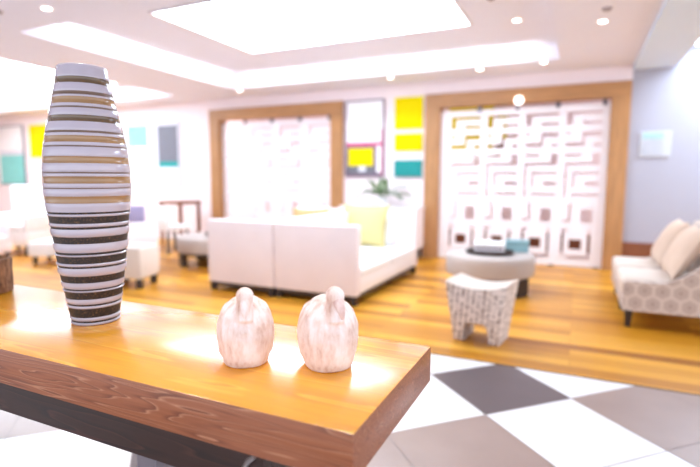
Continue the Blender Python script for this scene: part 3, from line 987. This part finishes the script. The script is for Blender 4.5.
# ------------------------------------------------------------------ woven stools
def stool(label, loc, rz, group, scale=1):
    t = thing('woven_stool', label, 'stool', loc, rz, group)
    t.scale = (scale,) * 3
    # saddle topped block with arched underside: a grid in x, profile at every y
    bm = bmesh.new()
    W, Dp = .245, .195
    n = 24
    top, sides = [], []
    # seat: solid between z=0.21 and saddle
    def zt(u): return .435 + .045 * u * u
    def wx(z): return .75 + .25 * (z / .48) ** 1.2    # flare
    rows = []
    prof_pts = []
    for k in range(n + 1):
        u = -1 + 2 * k / n
        prof_pts.append((u * W * wx(zt(u)), zt(u)))
    # right side down, arch, left side up
    for z in (.36, .24, .12, 0): prof_pts.append((W * wx(z), z))
    lw = .085
    prof_pts.append((W * wx(0) - lw, 0)); prof_pts.append((W * wx(.12) - lw - .004, .12)); prof_pts.append((W * wx(.15) - lw - .02, .155)); prof_pts.append((W * wx(.15) - lw - .05, .17))
    for p in reversed(prof_pts[n + 5:]): prof_pts.append((-p[0], p[1]))
    for z in (0, .12, .24, .36): prof_pts.append((-W * wx(z), z))
    fs = prism(bm, prof_pts, -Dp, Dp)
    # flare and arch in depth as well
    for v_ in bm.verts: v_.co.y *= wx(v_.co.z)
    es = [e for e in bm.edges if any(len(f.verts) > 4 for f in e.link_faces)]
    bmesh.ops.bevel(bm, geom=es, offset=.012, segments=3, profile=.5, affect='EDGES')
    bmesh.ops.triangulate(bm, faces=[f for f in bm.faces if len(f.verts) > 4])
    obj('seat', bm, M['woven'], t, True, 50)
    bm = bmesh.new()
    nx = 12
    gr = []
    for j in range(3):
        gr.append([bm.verts.new((.985 * (-1 + 2 * i / nx) * W * wx(zt(-1 + 2 * i / nx)), (-1 + j) * Dp * .985 * wx(.45), zt(-1 + 2 * i / nx) + .004 + (.006 if j == 1 else 0))) for i in range(nx + 1)])
    for j in range(2):
        for i in range(nx):
            bm.faces.new((gr[j][i], gr[j][i + 1], gr[j + 1][i + 1], gr[j + 1][i]))
    r_ = bmesh.ops.extrude_face_region(bm, geom=bm.faces[:])
    for e in r_['geom']:
        if isinstance(e, bmesh.types.BMVert): e.co.z -= .012
    obj('seat_cloth', bm, M['seat_cloth'], t)
    return t
stool('pale woven saddle-seat stool with arched sides, nearest on the plank floor', (-.665, 3.985, 0), -.13, None)

# ------------------------------------------------------------------ round ottomans
def ottoman(label, loc, rx, group, rz=0):
    t = thing('round_ottoman', label, 'ottoman', loc, rz, group)
    bm = bmesh.new()
    lathe(bm, [(rx * .93, .205), (rx * .985, .212), (rx, .235), (rx, .37), (rx * 1.005, .395), (rx * .985, .425), (rx * .93, .44), (rx * .5, .447), (.02, .448)], 64)
    obj('cushion', bm, M['grey_leather'], t)
    bm = bmesh.new()
    lathe(bm, [(rx * .76, .15), (rx * .79, .155), (rx * .79, .203), (rx * .76, .204)], 48)
    obj('base_ring', bm, M['dark'], t)
    for k in range(4):
        a = PI / 4 + k * PI / 2
        bm = bmesh.new(); lx, ly = rx * .88 * math.cos(a), rx * .88 * math.sin(a)
        box(bm, -.085, .085, -.035, .035, 0, .205, .004, mat=Matrix.Translation((lx, ly, 0)) @ Matrix.Rotation(a + PI / 2, 4, 'Z'))
        obj('leg', bm, M['dark'], t, False)
    return t
ottoman('large round pale grey ottoman bearing a dark tray before the right doorway', (-.90, 5.83, 0), .50, 'round ottomans', .26)
t = thing('serving_tray', 'dark oval tray on the round grey ottoman', 'tray', (-.88, 5.68, .4485), .1)
bm = bmesh.new(); lathe(bm, [(.19, 0), (.205, .004), (.222, .042), (.214, .044), (.198, .010), (.02, .008)], 48, sx=1.22, sy=.85); obj('body', bm, M['tray'], t)
# white slatted box on the tray
t = thing('woven_basket', 'white box with rose slatted sides on the dark tray', 'box', (-.88, 5.68, .459), .1)
bm = bmesh.new(); box(bm, -.155, .155, -.10, .10, 0, .08, .006); obj('body', bm, M['grid'], t, False)
bm = bmesh.new()
for k in range(11):
    x = -.150 + k * .030
    box(bm, x - .005, x + .005, -.106, .106, .004, .078)
box(bm, -.160, .160, -.107, .107, 0, .014); box(bm, -.158, .158, -.1065, .1065, .036, .046)
obj('slats', bm, M['p_white'], t, False)
bm = bmesh.new(); box(bm, -.168, .168, -.112, .112, .076, .128, .016, 3); obj('lid', bm, M['white_cloth'], t)
o_bm = bmesh.new(); box(o_bm, -.13, .13, -.09, .09, 0, .125, .008)
t = thing('storage_box', 'dusty teal box at the back of the round grey ottoman', 'box', (-.62, 6.02, .4465), .1)
obj('body', o_bm, M['teal_box'], t, False)
bm = bmesh.new(); box(bm, -.134, .134, -.094, .094, .10, .135, .006); obj('lid', bm, M['teal_box'], t, False)

# ------------------------------------------------------------------ honeycomb chairs on the right
def slipper_chair(label, loc, group):
    t = thing('slipper_chair', label, 'chair', loc, 0, group)
    wd = .36
    side = [(.0, .155), (.0, .395), (.02, .415), (.30, .415), (.36, .44), (.46, .49), (.54, .56), (.62, .66), (.70, .78), (.76, .86), (.87, .87), (.90, .84), (.86, .155)]
    for sd, (a, b_) in enumerate(((-wd, -wd + .05), (wd - .05, wd))):
        bm = bmesh.new(); prism(bm, side, a, b_); obj('side_panel', bm, M['hex'], t, True, 35)
    bm = bmesh.new(); box(bm, .0, .86, -wd + .05, wd - .05, .16, .30, .004); obj('seat_base', bm, M['hex'], t, False)
    bm = bmesh.new(); box(bm, -.012, .60, -wd + .045, wd - .045, .29, .435, .04, 4); obj('seat_cushion', bm, M['seat_cloth'], t)
    bm = bmesh.new(); prism(bm, [(.56, .30), (.62, .55), (.74, .84), (.78, .87), (.86, .87), (.85, .30)], -wd + .05, wd - .05); obj('backrest', bm, M['hex'], t, True, 35)
    for lx in (.03, .78):
        for ly in (-wd + .03, wd - .08):
            bm = bmesh.new()
            box(bm, lx - .008, lx + .058, ly - .008, ly + .058, 0, .16, .004)
            for v_ in bm.verts:
                if v_.co.z < .1: v_.co.x = lx + .025 + (v_.co.x - lx - .025) * .65; v_.co.y = ly + .025 + (v_.co.y - ly - .025) * .65
            obj('leg', bm, M['dark'], t, False)
    return t
c1 = slipper_chair('honeycomb-patterned slipper chair at the right edge, nearer of the two', (.40, 5.18, 0), 'honeycomb slipper chairs')
c2 = copy_tree(c1, (.40, 5.94, 0), 0, 'honeycomb-patterned slipper chair farther back, beside the oak doorway')
for k, (y, lb) in enumerate(((5.18, 'blush beige pillow on the nearer honeycomb slipper chair'), (5.94, 'blush beige pillow on the farther honeycomb slipper chair'))):
    pillow('pillow', lb, .54, .50, .19, (.765, y, .436), -PI / 2, -.48, M['pinkbeige'], 8 + k, 'slipper chair pillows')

# ------------------------------------------------------------------ the blurred left of the lounge
t = thing('cube_stool', 'plain blush cube stool on dark feet half hidden behind the tall striped vase', 'stool', (-4.86, 4.20, 0), .30)
bm = bmesh.new(); box(bm, -.25, .25, -.22, .22, .115, .49, .025, 4); obj('seat', bm, M['seat_cloth'], t)
for lx in (-.19, .19):
    for ly in (-.16, .16):
        bm = bmesh.new(); box(bm, lx - .03, lx + .03, ly - .03, ly + .03, 0, .12, .003); obj('leg', bm, M['dark'], t, False)
ottoman('round pale ottoman at the left, partly behind the white sofa', (-5.02, 5.85, 0), .52, 'round ottomans', .3)
t = thing('serving_tray', 'dark tray on the left round ottoman beside the white sofa', 'tray', (-4.82, 5.78, .4485), .2)
bm = bmesh.new(); lathe(bm, [(.19, 0), (.205, .004), (.22, .045), (.212, .047), (.198, .010), (.02, .008)], 40, sx=1, sy=.8); obj('body', bm, M['tray'], t)
t = thing('woven_basket', 'white covered box in the tray on the left ottoman', 'box', (-4.83, 5.78, .459), .2)
bm = bmesh.new(); box(bm, -.12, .12, -.08, .08, 0, .09, .008); obj('body', bm, M['p_white'], t)
bm = bmesh.new(); box(bm, -.125, .125, -.085, .085, .085, .12, .01); obj('lid', bm, M['white_cloth'], t)

def armchair(label, loc, rz, seat_z, back_z, w, d, mat, group, slats=False):
    t = thing('armchair', label, 'armchair', loc, rz, group)
    bm = bmesh.new(); box(bm, -w / 2, w / 2, -d / 2, d / 2, .16, seat_z - .1, .015, 2); obj('seat_base', bm, mat, t)
    bm = bmesh.new(); box(bm, -w / 2 + .09, w / 2 - .09, -d / 2 - .01, d / 2 - .14, seat_z - .1, seat_z + .02, .03, 4); obj('seat_cushion', bm, M['white_cloth'], t)
    bm = bmesh.new(); box(bm, -w / 2, w / 2, d / 2 - .15, d / 2, seat_z - .1, back_z, .05, 4); obj('backrest', bm, mat, t)
    for sd in (-1, 1):
        a = sd * w / 2
        bm = bmesh.new(); box(bm, min(a, a - sd * .09), max(a, a - sd * .09), -d / 2, d / 2 - .15, seat_z - .1, seat_z + .18, .03, 3); obj('armrest', bm, mat, t)
        for ly in (-d / 2 + .05, d / 2 - .09):
            bm = bmesh.new(); lx = a - sd * .06
            box(bm, lx - .022, lx + .022, ly - .022, ly + .022, 0, .165, .003); obj('leg', bm, M['dark'], t, False)
    return t
AG = 'pale armchairs at the left of the lounge'
armchair('tall-backed white armchair left of the vase below the yellow canvas', (-8.75, 5.30, 0), .35, .50, 1.16, .78, .78, M['white_cloth'], AG)
armchair('low blush armchair right behind the tall striped vase', (-6.05, 5.05, 0), -1.9, .42, .66, .80, .80, M['cream'], AG)
armchair('low pale armchair cut by the left edge of the photo', (-8.15, 4.10, 0), 1.9, .42, .78, .85, .80, M['cream'], AG)
t = thing('bench', 'low white upholstered bench in front of the tall-backed white armchair', 'bench', (-7.10, 4.95, 0), .45)
bm = bmesh.new(); box(bm, -.45, .45, -.25, .25, .12, .34, .03, 4); obj('seat', bm, M['white_cloth'], t)
for lx in (-.38, .38):
    for ly in (-.18, .18):
        bm = bmesh.new(); box(bm, lx - .025, lx + .025, ly - .025, ly + .025, 0, .125, .003); obj('leg', bm, M['dark'], t, False)
# dining table with two chairs by the wall, left of the left doorway
t = thing('dining_table', 'brown-topped table near the wall left of the left doorway', 'table', (-7.0, 7.25, 0))
bm = bmesh.new(); box(bm, -.28, .28, -.28, .28, .80, .86, .006); obj('tabletop', bm, M['brown'], t, False)
for lx in (-.24, .24):
    for ly in (-.24, .24):
        bm = bmesh.new(); box(bm, lx - .025, lx + .025, ly - .025, ly + .025, 0, .801, .003); obj('leg', bm, M['brown'], t, False)
def side_chair(label, loc, rz, mat):
    t = thing('dining_chair', label, 'chair', loc, rz, 'chairs at the brown table')
    bm = bmesh.new(); box(bm, -.23, .23, -.23, .23, .40, .48, .02, 3); obj('seat', bm, mat, t)
    bm = bmesh.new(); box(bm, -.23, .23, .18, .24, .48, .82, .02, 3); obj('backrest', bm, mat, t)
    for lx in (-.19, .19):
        for ly in (-.19, .19):
            bm = bmesh.new(); box(bm, lx - .02, lx + .02, ly - .02, ly + .02, 0, .402, .003); obj('leg', bm, M['dark'], t, False)
side_chair('lavender-grey upholstered chair drawn up at the brown table', (-7.15, 6.40, 0), PI + .3, M['lavender'])
side_chair('white upholstered chair drawn up at the brown table', (-6.45, 6.45, 0), PI - .2, M['white_cloth'])

# ------------------------------------------------------------------ light
sc = bpy.context.scene
w = bpy.data.worlds.new('world')
sc.world = w
w.use_nodes = True
bg = w.node_tree.nodes['Background']
bg.inputs['Color'].default_value = (.86, .905, 1.0, 1)
bg.inputs['Strength'].default_value = 2.1

def area(name, loc, rot, sx, sy, power, col=(1, 1, 1)):
    l = bpy.data.lights.new(name, 'AREA')
    l.shape = 'RECTANGLE'; l.size = sx; l.size_y = sy; l.energy = power; l.color = col
    o = link(bpy.data.objects.new(name, l))
    o.location = loc; o.rotation_euler = rot
    return o
for (a, b_, h), dep, pw, cl in ((O1, .45, 13, (1, 1, 1)), (O2, .75, 6.5, (1, .96, .97))):  # unseen fill strips added beside the openings to brighten the niches
    yl = D + WT + dep * .5
    area('niche_fill', (a - .36, yl, 1.4), (0, -PI / 2, 0), 2.3, dep * .5, pw, cl)
    area('niche_fill', (b_ + .36, yl, 1.4), (0, PI / 2, 0), 2.3, dep * .5, pw, cl)

# linear washers at the top of the ceiling recesses, aimed at their side walls
for (a, b_, c, d), pw in ((T1, 12), (T2, 12)):
    cx_, cy_ = (a + b_) / 2, (c + d) / 2
    cw = (.90, .95, 1)
    area('cove_strip', (cx_, d - .22, CH + TD - .03), (PI / 2 - .45, 0, 0), b_ - a - .5, .04, pw, cw)
    area('cove_strip', (a + .22, cy_, CH + TD - .03), (0, PI / 2 - .45, 0), .04, d - c - .5, pw * .8, cw)

# added spots, unseen overhead, to brighten the console table and swans
for x, y in ((-1.75, 1.25), (-.55, 1.35)):
    l = bpy.data.lights.new('table_fill_spot', 'SPOT')
    l.energy = 66; l.spot_size = 1.3; l.spot_blend = .6; l.shadow_soft_size = .12; l.color = (1, .95, .88)
    o = link(bpy.data.objects.new('table_fill_spot', l)); o.location = (x, y, CH - .02)

vs = sc.view_settings
sc.display_settings.display_device = 'sRGB'
vs.view_transform = 'Standard'
vs.look = 'None'
vs.gamma = 1
vs.exposure = 0.25
vs.use_curve_mapping = False
